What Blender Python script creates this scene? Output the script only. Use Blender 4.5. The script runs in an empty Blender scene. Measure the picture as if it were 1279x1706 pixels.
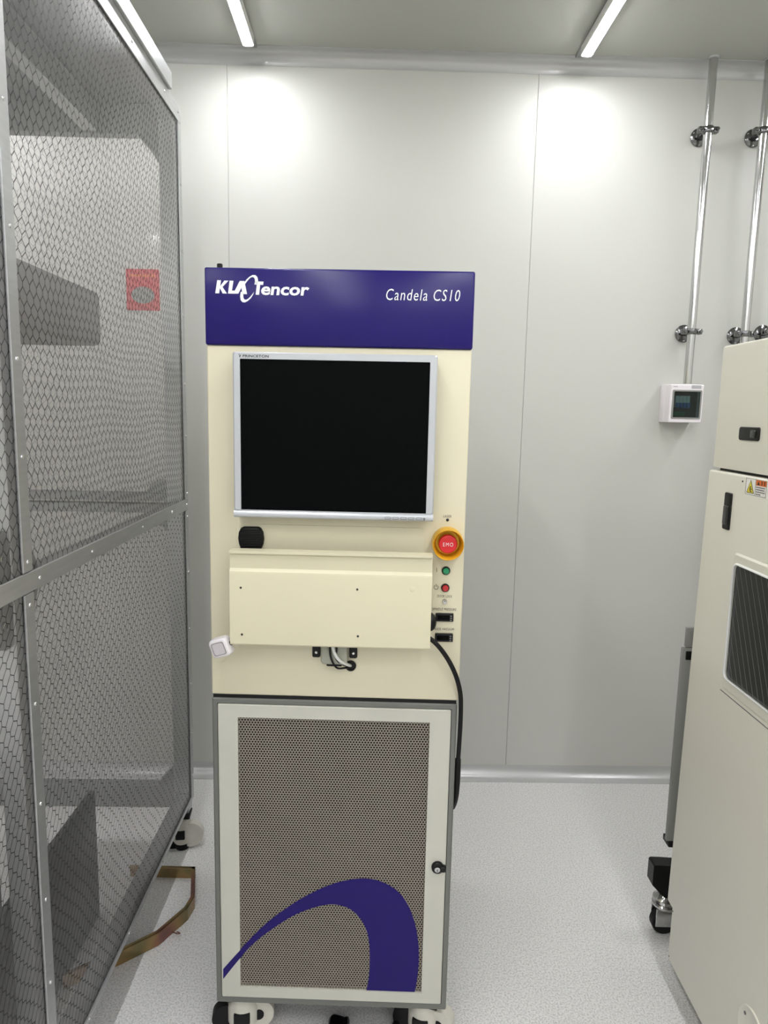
import bpy, bmesh, math, random
from mathutils import Vector, Matrix
random.seed(7)
SC = bpy.context.scene
COL = SC.collection

# ------------------------------------------------------------------ camera
W_, H_, F_ = 1279, 1706, 1150.0
PITCH, ROLL, YAW = math.atan(165 / F_), 0.0206, 0.02
CAM = Vector((0, 0, 1.55))
fwd = Vector((math.sin(YAW) * math.cos(PITCH), math.cos(YAW) * math.cos(PITCH), -math.sin(PITCH)))
r0 = Vector((math.cos(YAW), -math.sin(YAW), 0))
u0 = r0.cross(fwd)
rgt = r0 * math.cos(ROLL) + u0 * math.sin(ROLL)
upv = u0 * math.cos(ROLL) - r0 * math.sin(ROLL)
cd = bpy.data.cameras.new('camera')
cam = bpy.data.objects.new('camera', cd)
COL.objects.link(cam)
m = Matrix.Identity(4)
for i in range(3):
    m[i][0], m[i][1], m[i][2], m[i][3] = rgt[i], upv[i], -fwd[i], CAM[i]
cam.matrix_world = m
cd.sensor_fit = 'VERTICAL'
cd.sensor_height = 24
cd.lens = F_ / H_ * 24
cd.clip_start = 0.02
SC.camera = cam

# ------------------------------------------------------------------ world, exposure
wd = bpy.data.worlds.new('world')
SC.world = wd
wd.use_nodes = True
wd.node_tree.nodes['Background'].inputs[0].default_value = (0.8, 0.82, 0.85, 1)
wd.node_tree.nodes['Background'].inputs[1].default_value = 0.2
vs = SC.view_settings
vs.view_transform = 'Standard'
vs.look = 'None'
vs.gamma = 1
vs.use_curve_mapping = False
vs.exposure = 0.0
TUBE_STRENGTH = 108.0


# ------------------------------------------------------------------ materials
def lin(c):
    out = []
    for v in c:
        v /= 255.0
        out.append(v / 12.92 if v <= 0.04045 else ((v + 0.055) / 1.055) ** 2.4)
    return tuple(out) + (1.0,)


def mat(name, rgb, rough=0.5, metal=0.0, spec=0.5, noise=None, bump=None, coat=0.0, emit=None, aniso=None):
    """noise=(scale, amount, stretch xyz)   bump=(scale, strength, stretch xyz)"""
    M = bpy.data.materials.new(name)
    M.use_nodes = True
    nt = M.node_tree
    b = nt.nodes['Principled BSDF']
    c = lin(rgb)
    b.inputs['Base Color'].default_value = c
    b.inputs['Roughness'].default_value = rough
    b.inputs['Metallic'].default_value = metal
    b.inputs['Specular IOR Level'].default_value = spec
    b.inputs['Coat Weight'].default_value = coat
    b.inputs['Coat Roughness'].default_value = 0.08

    def coords(st):
        tc = nt.nodes.new('ShaderNodeTexCoord')
        mp = nt.nodes.new('ShaderNodeMapping')
        mp.inputs['Scale'].default_value = st
        nt.links.new(tc.outputs['Object'], mp.inputs['Vector'])
        return mp.outputs['Vector']
    if noise:
        n = nt.nodes.new('ShaderNodeTexNoise')
        n.inputs['Scale'].default_value = noise[0]
        n.inputs['Detail'].default_value = 4
        nt.links.new(coords(noise[2] if len(noise) > 2 else (1, 1, 1)), n.inputs['Vector'])
        rp = nt.nodes.new('ShaderNodeValToRGB')
        rp.color_ramp.elements[0].position = 0.3
        rp.color_ramp.elements[1].position = 0.7
        k = noise[1]
        rp.color_ramp.elements[0].color = tuple(v * (1 - k) for v in c[:3]) + (1,)
        rp.color_ramp.elements[1].color = tuple(min(1, v * (1 + k)) for v in c[:3]) + (1,)
        nt.links.new(n.outputs['Fac'], rp.inputs['Fac'])
        nt.links.new(rp.outputs['Color'], b.inputs['Base Color'])
    if bump:
        n = nt.nodes.new('ShaderNodeTexNoise')
        n.inputs['Scale'].default_value = bump[0]
        n.inputs['Detail'].default_value = 2
        nt.links.new(coords(bump[2] if len(bump) > 2 else (1, 1, 1)), n.inputs['Vector'])
        bp = nt.nodes.new('ShaderNodeBump')
        bp.inputs['Strength'].default_value = bump[1]
        bp.inputs['Distance'].default_value = bump[3] if len(bump) > 3 else 0.002
        nt.links.new(n.outputs['Fac'], bp.inputs['Height'])
        nt.links.new(bp.outputs['Normal'], b.inputs['Normal'])
    if emit:
        b.inputs['Emission Color'].default_value = lin(emit[0])
        b.inputs['Emission Strength'].default_value = emit[1]
    return M


def floor_mat():
    M = mat('floor_vinyl', (212, 207, 205), 0.38)
    nt = M.node_tree
    b = nt.nodes['Principled BSDF']
    tc = nt.nodes.new('ShaderNodeTexCoord')
    v = nt.nodes.new('ShaderNodeTexVoronoi')
    v.inputs['Scale'].default_value = 260
    n = nt.nodes.new('ShaderNodeTexNoise')
    n.inputs['Scale'].default_value = 210
    n.inputs['Detail'].default_value = 5
    n2 = nt.nodes.new('ShaderNodeTexNoise')
    n2.inputs['Scale'].default_value = 3
    for q in (v, n, n2):
        nt.links.new(tc.outputs['Object'], q.inputs['Vector'])
    r = nt.nodes.new('ShaderNodeValToRGB')
    e = r.color_ramp.elements
    e[0].position, e[0].color = 0.36, lin((196, 191, 189))
    e[1].position, e[1].color = 0.55, lin((232, 227, 225))
    nt.links.new(n.outputs['Fac'], r.inputs['Fac'])
    mx = nt.nodes.new('ShaderNodeMix')
    mx.data_type = 'RGBA'
    mx.blend_type = 'MULTIPLY'
    mx.inputs[0].default_value = 0.10
    nt.links.new(r.outputs['Color'], mx.inputs[6])
    nt.links.new(v.outputs['Color'], mx.inputs[7])
    hs = nt.nodes.new('ShaderNodeHueSaturation')
    hs.inputs['Saturation'].default_value = 0.35
    nt.links.new(mx.outputs[2], hs.inputs['Color'])
    nt.links.new(hs.outputs['Color'], b.inputs['Base Color'])
    bp = nt.nodes.new('ShaderNodeBump')
    bp.inputs['Strength'].default_value = 0.12
    bp.inputs['Distance'].default_value = 0.001
    nt.links.new(n.outputs['Fac'], bp.inputs['Height'])
    nt.links.new(bp.outputs['Normal'], b.inputs['Normal'])
    return M


def film_mat(name, tint, refl, rough, bump=0.25, haze=0.0):
    M = bpy.data.materials.new(name)
    M.use_nodes = True
    nt = M.node_tree
    nt.nodes.clear()
    out = nt.nodes.new('ShaderNodeOutputMaterial')
    tr = nt.nodes.new('ShaderNodeBsdfTransparent')
    tr.inputs[0].default_value = tint
    gl = nt.nodes.new('ShaderNodeBsdfGlossy')
    gl.inputs['Color'].default_value = (1, 1, 1, 1)
    gl.inputs['Roughness'].default_value = rough
    fr = nt.nodes.new('ShaderNodeFresnel')
    fr.inputs['IOR'].default_value = refl
    mx = nt.nodes.new('ShaderNodeMixShader')
    tc = nt.nodes.new('ShaderNodeTexCoord')
    mp = nt.nodes.new('ShaderNodeMapping')
    mp.inputs['Scale'].default_value = (1, 3.0, 1.2)
    n = nt.nodes.new('ShaderNodeTexNoise')
    n.inputs['Scale'].default_value = 2.2
    n.inputs['Detail'].default_value = 1
    bp = nt.nodes.new('ShaderNodeBump')
    bp.inputs['Strength'].default_value = bump
    bp.inputs['Distance'].default_value = 0.01
    nt.links.new(tc.outputs['Object'], mp.inputs['Vector'])
    nt.links.new(mp.outputs['Vector'], n.inputs['Vector'])
    nt.links.new(n.outputs['Fac'], bp.inputs['Height'])
    nt.links.new(bp.outputs['Normal'], gl.inputs['Normal'])
    nt.links.new(fr.outputs[0], mx.inputs[0])
    nt.links.new(tr.outputs[0], mx.inputs[1])
    nt.links.new(gl.outputs[0], mx.inputs[2])
    df = nt.nodes.new('ShaderNodeBsdfTranslucent')
    df.inputs[0].default_value = (0.9, 0.9, 0.9, 1)
    d2 = nt.nodes.new('ShaderNodeBsdfDiffuse')
    d2.inputs[0].default_value = (0.9, 0.9, 0.9, 1)
    ad = nt.nodes.new('ShaderNodeMixShader')
    nt.links.new(df.outputs[0], ad.inputs[1])
    nt.links.new(d2.outputs[0], ad.inputs[2])
    m2 = nt.nodes.new('ShaderNodeMixShader')
    m2.inputs[0].default_value = haze
    nt.links.new(mx.outputs[0], m2.inputs[1])
    nt.links.new(ad.outputs[0], m2.inputs[2])
    nt.links.new(m2.outputs[0], out.inputs['Surface'])
    return M


def zinc_mat():
    M = mat('yellow_zinc', (150, 120, 60), 0.3, 0.85)
    nt = M.node_tree
    b = nt.nodes['Principled BSDF']
    tc = nt.nodes.new('ShaderNodeTexCoord')
    n = nt.nodes.new('ShaderNodeTexNoise')
    n.inputs['Scale'].default_value = 9
    nt.links.new(tc.outputs['Object'], n.inputs['Vector'])
    r = nt.nodes.new('ShaderNodeValToRGB')
    e = r.color_ramp.elements
    e[0].position, e[0].color = 0.3, lin((112, 112, 82))
    e[1].position, e[1].color = 0.72, lin((132, 96, 98))
    k = r.color_ramp.elements.new(0.48)
    k.color = lin((165, 140, 96))
    k = r.color_ramp.elements.new(0.6)
    k.color = lin((160, 118, 96))
    nt.links.new(n.outputs['Fac'], r.inputs['Fac'])
    nt.links.new(r.outputs['Color'], b.inputs['Base Color'])
    return M


MT = dict(
    wall=mat('wall_panel_paint', (204, 204, 198), 0.42, 0, 0.4, bump=(2.0, 0.10, (6, 6, 0.6), 0.004)),
    wall_dark=mat('wall_backing', (190, 190, 186), 0.5),
    ceil=mat('ceiling_paint', (172, 173, 166), 0.36, bump=(1.5, 0.05)),
    cove=mat('cove_aluminium_white', (190, 190, 190), 0.28, 0.25, 0.6),
    floor=floor_mat(),
    tube=mat('lamp_tube', (255, 255, 255), 0.4, emit=((252, 253, 255), TUBE_STRENGTH)),
    white_metal=mat('lamp_base_white', (225, 225, 222), 0.35),
    alu=mat('aluminium', (188, 189, 190), 0.38, 0.75, noise=(14, 0.05, (1, 1, 8))),
    alu_dark=mat('aluminium_profile', (150, 151, 152), 0.42, 0.6),
    chrome_dark=mat('dark_chrome', (120, 120, 121), 0.16, 1.0),
    steel=mat('stainless_steel', (205, 205, 204), 0.14, 1.0),
    chrome=mat('chrome', (190, 190, 190), 0.1, 1.0),
    rivet=mat('rivet', (220, 220, 220), 0.25, 0.9),
    black=mat('black_plastic', (12, 12, 13), 0.42, spec=0.3),
    rubber=mat('black_rubber', (13, 13, 14), 0.6, spec=0.3),
    black_gloss=mat('black_gloss', (12, 12, 14), 0.18, coat=0.5),
    screen=mat('screen', (4, 5, 6), 0.22, spec=0.06),
    grid=mat('grid_print', (22, 22, 24), 0.6),
    film=film_mat('clear_grid_film', (1.0, 0.98, 0.99, 1), 1.45, 0.22, 0.25, 0.10),
    film_rear=film_mat('clear_grid_film_rear', (0.97, 0.96, 0.97, 1), 1.35, 0.08, 0.25, 0.06),
    zinc=zinc_mat(),
    cream=mat('cream_paint', (216, 209, 183), 0.42, bump=(400, 0.06)),
    cream2=mat('cream_paint_tray', (212, 205, 177), 0.40, bump=(400, 0.06)),
    blue=mat('violet_blue_gloss', (24, 8, 98), 0.25, 0, 0.36, bump=(2.4, 0.35, (1, 1, 1.4), 0.02)),
    blue_decal=mat('violet_blue_decal', (26, 8, 96), 0.32, 0, 0.25, bump=(14, 0.1)),
    print_white=mat('print_white', (236, 236, 238), 0.5),
    print_black=mat('print_black', (40, 38, 36), 0.6),
    print_grey=mat('print_grey', (110, 110, 112), 0.6),
    silver=mat('silver_plastic', (196, 198, 202), 0.32, 0.35),
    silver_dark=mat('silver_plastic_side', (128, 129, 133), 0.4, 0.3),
    rack_grey=mat('rack_grey', (108, 109, 104), 0.45),
    door_grey=mat('door_light_grey', (194, 193, 182), 0.42, noise=(5, 0.04)),
    perf=mat('perforated_sheet', (140, 132, 121), 0.45, 0.1),
    inner_dark=mat('rack_interior', (14, 13, 13), 0.8, spec=0.1),
    inner_unit=mat('rack_unit', (92, 84, 78), 0.6),
    yellow=mat('yellow_anodised', (226, 176, 38), 0.3, 0.35),
    red=mat('red_button', (206, 28, 36), 0.35),
    dark_red=mat('red_lens', (176, 20, 30), 0.25, coat=0.4),
    green=mat('green_lens', (10, 140, 92), 0.25, coat=0.4),
    nylon=mat('ivory_nylon', (206, 203, 192), 0.5, noise=(30, 0.05)),
    nylon_white=mat('white_plastic', (226, 221, 223), 0.35),
    nylon_inner=mat('white_plastic_inset', (206, 199, 203), 0.4),
    cab=mat('cabinet_warm_white', (220, 217, 204), 0.32, 0, 0.5),
    cab_grey=mat('cabinet_grey', (138, 138, 134), 0.5),
    glass_dark=mat('dark_window', (24, 28, 27), 0.16, spec=0.6),
    pane_line=mat('window_line', (120, 122, 112), 0.4),
    label_white=mat('label_white', (238, 236, 230), 0.45),
    label_yellow=mat('label_yellow', (222, 205, 50), 0.45),
    label_orange=mat('label_orange', (226, 110, 38), 0.45),
    sign_red=mat('sign_red', (205, 45, 58), 0.3),
    box_white=mat('breaker_box_white', (238, 232, 236), 0.35),
    breaker=mat('breaker_body', (190, 200, 196), 0.5),
    toggle=mat('breaker_toggle', (30, 96, 170), 0.4),
    pcb=mat('breaker_green', (20, 96, 74), 0.5),
    grey_cable=mat('grey_cable', (214, 216, 212), 0.45),
    grey_plate=mat('grey_mechanism', (158, 158, 144), 0.45),
    dark_grey=mat('charcoal_paint', (58, 58, 60), 0.5, noise=(4, 0.15)),
    housing_grey=mat('housing_grey', (134, 133, 134), 0.5),
)
pane = film_mat('smoked_pane', (0.62, 0.70, 0.70, 1), 1.4, 0.03, 0.0)
MT['pane'] = pane


# ------------------------------------------------------------------ geometry helpers
class Frame:
    """A local frame standing on the ground plan; hit() drops a sight line onto a plane of that frame."""
    def __init__(s, o, yaw=0.0):
        s.o, s.yaw = Vector(o), yaw
        s.ex = Vector((math.cos(yaw), math.sin(yaw), 0))
        s.ey = Vector((-math.sin(yaw), math.cos(yaw), 0))
        s.ez = Vector((0, 0, 1))

    def world(s, x, y, z):
        return s.o + s.ex * x + s.ey * y + s.ez * z

    def hit(s, px, py, axis, val):
        d = fwd + rgt * ((px - 639.5) / F_) - upv * ((py - 853.0) / F_)
        n = (s.ex, s.ey, s.ez)[axis]
        t = (val - n.dot(CAM - s.o)) / n.dot(d)
        p = CAM + d * t - s.o
        return Vector((p.dot(s.ex), p.dot(s.ey), p.dot(s.ez)))


def link(o, parent=None):
    COL.objects.link(o)
    if parent is not None:
        o.parent = parent
    return o


def tag(o, label=None, cat=None, group=None, kind=None):
    if label:
        o['label'] = label
    if cat:
        o['category'] = cat
    if group:
        o['group'] = group
    if kind:
        o['kind'] = kind
    return o


def thing(name, label, cat, loc=(0, 0, 0), rz=0.0, group=None):
    o = bpy.data.objects.new(name, None)
    o.empty_display_size = 0.1
    o.location = loc
    o.rotation_euler = (0, 0, rz)
    link(o)
    return tag(o, label, cat, group)


class B:
    def __init__(s):
        s.bm = bmesh.new()

    def _merge(s, bm2, mtx=None):
        if mtx is not None:
            bmesh.ops.transform(bm2, matrix=mtx, verts=bm2.verts)
        me = bpy.data.meshes.new('tmp')
        bm2.to_mesh(me)
        bm2.free()
        s.bm.from_mesh(me)
        bpy.data.meshes.remove(me)
        return s

    def box(s, x0, x1, y0, y1, z0, z1, bev=0.0, seg=2, mtx=None):
        b2 = bmesh.new()
        bmesh.ops.create_cube(b2, size=1)
        sx, sy, sz = x1 - x0, y1 - y0, z1 - z0
        for v in b2.verts:
            v.co = Vector(((v.co.x + .5) * sx + x0, (v.co.y + .5) * sy + y0, (v.co.z + .5) * sz + z0))
        if bev > 0:
            bev = min(bev, abs(sx) * .45, abs(sy) * .45, abs(sz) * .45)
            bmesh.ops.bevel(b2, geom=list(b2.edges), offset=bev, segments=seg, profile=0.5, affect='EDGES')
        return s._merge(b2, mtx)

    def cyl(s, p0, p1, ra, rb=None, n=20, caps=True):
        p0, p1 = Vector(p0), Vector(p1)
        return s.lathe([(0, ra), ((p1 - p0).length, ra if rb is None else rb)], p0, p1 - p0, n, caps)

    def lathe(s, prof, o, axis, n=24, caps=True):
        """prof: list of (distance along axis, radius)"""
        o, a = Vector(o), Vector(axis).normalized()
        t = Vector((0, 0, 1)) if abs(a.z) < .9 else Vector((1, 0, 0))
        e1 = a.cross(t).normalized()
        e2 = a.cross(e1)
        rings = []
        for h, r in prof:
            if r < 1e-6:
                rings.append([s.bm.verts.new(o + a * h)])
            else:
                rings.append([s.bm.verts.new(o + a * h + (e1 * math.cos(2 * math.pi * k / n) + e2 * math.sin(2 * math.pi * k / n)) * r) for k in range(n)])
        for A, C in zip(rings, rings[1:]):
            for k in range(n):
                q = (k + 1) % n
                if len(A) == 1 and len(C) == 1:
                    continue
                if len(A) == 1:
                    s.bm.faces.new((A[0], C[q], C[k]))
                elif len(C) == 1:
                    s.bm.faces.new((A[k], A[q], C[0]))
                else:
                    s.bm.faces.new((A[k], A[q], C[q], C[k]))
        if caps:
            if len(rings[0]) > 1:
                s.bm.faces.new(rings[0][::-1])
            if len(rings[-1]) > 1:
                s.bm.faces.new(rings[-1])
        return s

    def tube(s, pts, r, n=10, smooth=6):
        pts = [Vector(p) for p in pts]
        if smooth and len(pts) > 2:
            q = []
            for i in range(len(pts) - 1):
                a, b_, c, d = pts[max(i - 1, 0)], pts[i], pts[i + 1], pts[min(i + 2, len(pts) - 1)]
                for k in range(smooth):
                    t = k / smooth
                    q.append(0.5 * ((2 * b_) + (c - a) * t + (2 * a - 5 * b_ + 4 * c - d) * t * t + (3 * b_ - a - 3 * c + d) * t ** 3))
            q.append(pts[-1])
            pts = q
        rings = []
        e1 = None
        for i, p in enumerate(pts):
            a = (pts[min(i + 1, len(pts) - 1)] - pts[max(i - 1, 0)]).normalized()
            if e1 is None:
                t = Vector((0, 0, 1)) if abs(a.z) < .9 else Vector((1, 0, 0))
                e1 = a.cross(t).normalized()
            e1 = (e1 - a * e1.dot(a)).normalized()
            e2 = a.cross(e1)
            rr = r(i / (len(pts) - 1)) if callable(r) else r
            rings.append([s.bm.verts.new(p + (e1 * math.cos(2 * math.pi * k / n) + e2 * math.sin(2 * math.pi * k / n)) * rr) for k in range(n)])
        for A, C in zip(rings, rings[1:]):
            for k in range(n):
                q = (k + 1) % n
                s.bm.faces.new((A[k], A[q], C[q], C[k]))
        s.bm.faces.new(rings[0][::-1])
        s.bm.faces.new(rings[-1])
        return s

    def prism(s, poly, f3, d0, d1, cham=0.0):
        """poly 2-D outline extruded from depth d0 to d1; f3(u, v, d) -> point; cham rounds the d1 face"""
        n = len(poly)
        cx = sum(p[0] for p in poly) / n
        cy = sum(p[1] for p in poly) / n
        ex = max(abs(p[0] - cx) for p in poly)
        ey = max(abs(p[1] - cy) for p in poly)
        sg = 1 if d1 > d0 else -1
        levels = [(d0, 0.0)]
        if cham > 0:
            levels += [(d1 - sg * cham * (1 - math.sin(a)), cham * (1 - math.cos(a))) for a in (0, .5, 1.0, math.pi / 2)]
        else:
            levels += [(d1, 0.0)]
        rings = []
        for d, ins in levels:
            kx, ky = 1 - ins / max(ex, 1e-6), 1 - ins / max(ey, 1e-6)
            rings.append([s.bm.verts.new(f3(cx + (p[0] - cx) * kx, cy + (p[1] - cy) * ky, d)) for p in poly])
        for A, C in zip(rings, rings[1:]):
            for k in range(n):
                q = (k + 1) % n
                s.bm.faces.new((A[k], A[q], C[q], C[k]))
        s.bm.faces.new(rings[0][::-1])
        s.bm.faces.new(rings[-1])
        return s

    def ring(s, outer, inner, f3, d0, d1, cham=0.0):
        n = len(outer)
        O0 = [s.bm.verts.new(f3(u, v, d0)) for u, v in outer]
        I0 = [s.bm.verts.new(f3(u, v, d0)) for u, v in inner]
        cx = sum(p[0] for p in outer) / n
        cy = sum(p[1] for p in outer) / n
        sg = 1 if d1 > d0 else -1
        O1 = [s.bm.verts.new(f3(u, v, d1 - sg * cham)) for u, v in outer]
        O2 = [s.bm.verts.new(f3(u - math.copysign(cham, u - cx), v - math.copysign(cham, v - cy), d1)) for u, v in outer]
        I1 = [s.bm.verts.new(f3(u, v, d1)) for u, v in inner]
        for k in range(n):
            q = (k + 1) % n
            for A, C in ((O0, O1), (O1, O2), (O2, I1), (I1, I0), (I0, O0)):
                try:
                    s.bm.faces.new((A[k], A[q], C[q], C[k]))
                except ValueError:
                    pass
        return s

    def build(s, name, material, parent=None, smooth=35):
        bmesh.ops.recalc_face_normals(s.bm, faces=s.bm.faces)
        me = bpy.data.meshes.new(name)
        s.bm.to_mesh(me)
        s.bm.free()
        me.materials.append(MT[material] if isinstance(material, str) else material)
        if smooth:
            me.polygons.foreach_set('use_smooth', [True] * len(me.polygons))
            me.set_sharp_from_angle(angle=math.radians(smooth))
        o = bpy.data.objects.new(name, me)
        return link(o, parent)


def raw(name, verts, faces, material, parent=None):
    me = bpy.data.meshes.new(name)
    me.from_pydata(verts, [], faces)
    me.materials.append(MT[material])
    return link(bpy.data.objects.new(name, me), parent)


def rrect(x0, x1, z0, z1, r, n=5):
    if x0 > x1:
        x0, x1 = x1, x0
    if z0 > z1:
        z0, z1 = z1, z0
    out = []
    for cx, cz, a0 in ((x1 - r, z1 - r, 0), (x0 + r, z1 - r, 90), (x0 + r, z0 + r, 180), (x1 - r, z0 + r, 270)):
        for k in range(n + 1):
            a = math.radians(a0 + 90 * k / n)
            out.append((cx + r * math.cos(a), cz + r * math.sin(a)))
    return out


def circ(cx, cz, r, n=24, ry=None):
    ry = r if ry is None else ry
    return [(cx + r * math.cos(2 * math.pi * k / n), cz + ry * math.sin(2 * math.pi * k / n)) for k in range(n)]


F_front = lambda u, v, d: Vector((u, -d, v))          # faces the viewer, d = how proud
F_aisle = lambda u, v, d: Vector((-d, u, v))          # faces the aisle (towards -x)


def text_mesh(s, shear=0.0, bold=0.0, spacing=1.0):
    cu = bpy.data.curves.new('txt', 'FONT')
    cu.body = s
    cu.shear = shear
    cu.offset = bold
    cu.space_character = spacing
    cu.resolution_u = 3
    ob = bpy.data.objects.new('txt', cu)
    COL.objects.link(ob)
    bpy.context.view_layer.update()
    dg = bpy.context.evaluated_depsgraph_get()
    me = bpy.data.meshes.new_from_object(ob.evaluated_get(dg))
    v = [tuple(p.co) for p in me.vertices]
    f = [tuple(p.vertices) for p in me.polygons]
    bpy.data.meshes.remove(me)
    bpy.data.objects.remove(ob)
    bpy.data.curves.remove(cu)
    return v, f


def lettering(name, s, x0, x1, z0, z1, d, material, parent, f3=F_front, **kw):
    """flat print fitted into the rectangle x0..x1, z0..z1"""
    v, f = text_mesh(s, **kw)
    ax, bx = min(p[0] for p in v), max(p[0] for p in v)
    ay, by = min(p[1] for p in v), max(p[1] for p in v)
    vv = [f3(x0 + (p[0] - ax) / (bx - ax) * (x1 - x0), z0 + (p[1] - ay) / max(by - ay, 1e-6) * (z1 - z0), d) for p in v]
    return raw(name, vv, f, material, parent)


def flat(name, polys, d, material, parent, f3=F_front, thick=0.0004):
    b = B()
    for p in polys:
        b.prism(p, f3, d - thick, d)
    return b.build(name, material, parent, smooth=0)


# ------------------------------------------------------------------ the room
WY, CZ = 2.80, 2.87
XL, XR, YB = -2.5, 2.75, -3.9
tag(B().box(XL - .1, XR + .1, YB - .1, WY + .1, -.1, 0).build('floor', 'floor'), 'speckled pale grey vinyl floor', kind='structure')
tag(B().box(XL - .1, XR + .1, YB - .1, WY + .1, CZ, CZ + .1).build('ceiling', 'ceil'), 'pale grey painted panel ceiling', kind='structure')
wb = tag(B().box(XL - .1, XR + .1, WY + .004, WY + .1, 0, CZ).build('wall_back', 'wall_dark'), 'back wall of pale grey metal panels', kind='structure')
seams = [XL, -1.736, -.565, .606, 1.777, XR]
for a, c in zip(seams, seams[1:]):
    B().box(a + .0005, c - .0005, WY, WY + .006, 0.0, CZ, 0.0012, 1).build('wall_panel', 'wall', wb)
tag(B().box(XL - .1, XL, YB, WY, 0, CZ).build('wall_left', 'wall'), 'left wall', kind='structure')
tag(B().box(XR, XR + .1, YB, WY, 0, CZ).build('wall_right', 'wall'), 'right wall', kind='structure')
tag(B().box(XL, XR, YB - .1, YB, 0, CZ).build('wall_front', 'wall'), 'wall behind the viewer', kind='structure')


def cove(name, bottom, rad, flange, label):
    prof = []
    for k in range(9):
        a = math.pi / 2 * k / 8
        prof.append((WY - .001 - rad + rad * math.sin(a), rad - rad * math.cos(a)))   # (Y, height)
    prof += [(WY - .0005, rad), (WY - .0005, 0.0)]
    prof = [(WY - .001 - rad - flange, 0.0), (WY - .001 - rad - flange, .0025)] + [(y, max(h, .0025)) for y, h in prof[:-1]] + [prof[-1]]
    b = B()
    f3 = (lambda u, v, d: Vector((d, u, v))) if bottom else (lambda u, v, d: Vector((d, u, CZ - v)))
    b.prism(prof, f3, XL, XR)
    return tag(b.build(name, 'cove', None, 50), label, kind='structure')


cove('baseboard_back', True, .05, .006, 'rounded white cove skirting along the back wall')
cove('trim_1', False, .045, .01, 'rounded aluminium cove where back wall meets ceiling')
for n, x in enumerate((-.461, .743)):
    tag(B().box(x - .017, x + .017, YB, WY - .05, CZ - .008, CZ, .002, 1).build('trim_%d' % (n + 2), 'alu_dark'), 'narrow ceiling joint strip that carries a lamp row', kind='structure')


# ------------------------------------------------------------------ lamps
def ceiling_lamp(x, y0, y1, label, group):
    t = thing('ceiling_light', label, 'lamp', (x, y1, CZ), 0, group)
    L = y1 - y0
    top = -.008 if abs(x) < 1 else 0
    B().box(-.020, .020, -L, 0, -.042, top, .003).build('lamp_base', 'white_metal', t)
    half = [(.018 * math.cos(math.pi * q / 10), -.042 - .004 * math.sin(math.pi * q / 10)) for q in range(11)]
    B().prism(half, lambda u, v, d: Vector((u, d, v)), -L + .006, -.006).build('tube', 'tube', t)
    for yy in (-.006, -L):
        B().prism([(u * 1.08, -.042 + (v + .042) * 1.06) for u, v in half], lambda u, v, d: Vector((u, d, v)), yy, yy + .006).build('end_cap', 'white_metal', t)
    return t


rows = [(-.461, 'left'), (.743, 'right')]
for x, nm in rows:
    for k in range(5):
        y1 = 2.665 - 1.36 * k
        if k == 0:
            lab = 'bright white tube lamp on the ceiling nearest the ' + ('mesh-curtained booth' if nm == 'left' else 'steel conduits')
            ceiling_lamp(x, y1 - .48, y1, lab, 'ceiling tube lamps')
        else:
            ceiling_lamp(x, y1 - .9, y1, '%s ceiling tube lamp from the back wall in the %s of the two middle rows' % (('second', 'third', 'fourth', 'fifth')[k - 1], nm), 'ceiling tube lamps')
for x in (-1.665, 1.947):
    for k in range(5):
        y1 = 2.665 - 1.36 * k
        ceiling_lamp(x, y1 - .9, y1, '%s ceiling tube lamp from the back wall in the row along the %s wall' % (('nearest', 'second', 'third', 'fourth', 'fifth')[k], 'left' if x < 0 else 'right'), 'ceiling tube lamps')


# ------------------------------------------------------------------ inspection machine
MY = -0.038
M = Frame((-.072, 1.5, 0), MY)
hp = lambda px, py, d=0.0: M.hit(px, py, 1, -d)


def rect(tl, tr, br, bl, d=0.0, fr=None):
    h = (lambda p: (fr or M).hit(p[0], p[1], 1, -d))
    a, b, c, e = h(tl), h(tr), h(br), h(bl)
    return (a.x + e.x) / 2, (b.x + c.x) / 2, (e.z + c.z) / 2, (a.z + b.z) / 2


mach = thing('inspection_machine', 'tall cream wafer inspection machine with violet header and perforated lower door', 'machine', M.o, MY)
DEP = .66
ux0, ux1, uz0, uz1 = rect((339, 445), (793, 453), (762, 1167), (355, 1157))
_, _, bz0, _ = rect((339, 445), (793, 453), (787, 583), (341, 574))
lx0, lx1, lz0, lz1 = rect((354, 1164), (762.5, 1172), (741.6, 1684.5), (360, 1668))
print('machine', ux0, ux1, uz0, uz1, bz0, lx0, lx1, lz0, lz1)
# upper module
B().box(ux0 + .004, ux1 - .004, .012, DEP, uz0, uz1 - .002, .004).build('upper_body', 'cream', mach)
B().box(ux0, ux1, 0, .02, uz0, bz0, .004, 3).build('fascia', 'cream', mach)
hd = B().box(ux0 - .001, ux1 + .001, -.004, .02, bz0, uz1, .004, 3).build('header_panel', 'blue', mach)
hd['label'] = 'glossy violet blue header panel'
# knob on top
k = hp(356, 446)
kb = B().cyl((k.x, .05, uz1 - .004), (k.x, .05, uz1 + .010), .003, n=10)
kb.lathe([(0, .0035), (.002, .0062), (.008, .0062), (.0095, .005)], (k.x, .05, uz1 + .008), (0, 0, 1), 16)
kb.build('knob', 'black', mach)


# header logo: letters outlined in the crop of the header, turned into flat print
def lp(x, y):
    p = hp(340 + x / 5.329, 430 + y / 5.329, .0045)
    return (p.x, p.z)


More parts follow.
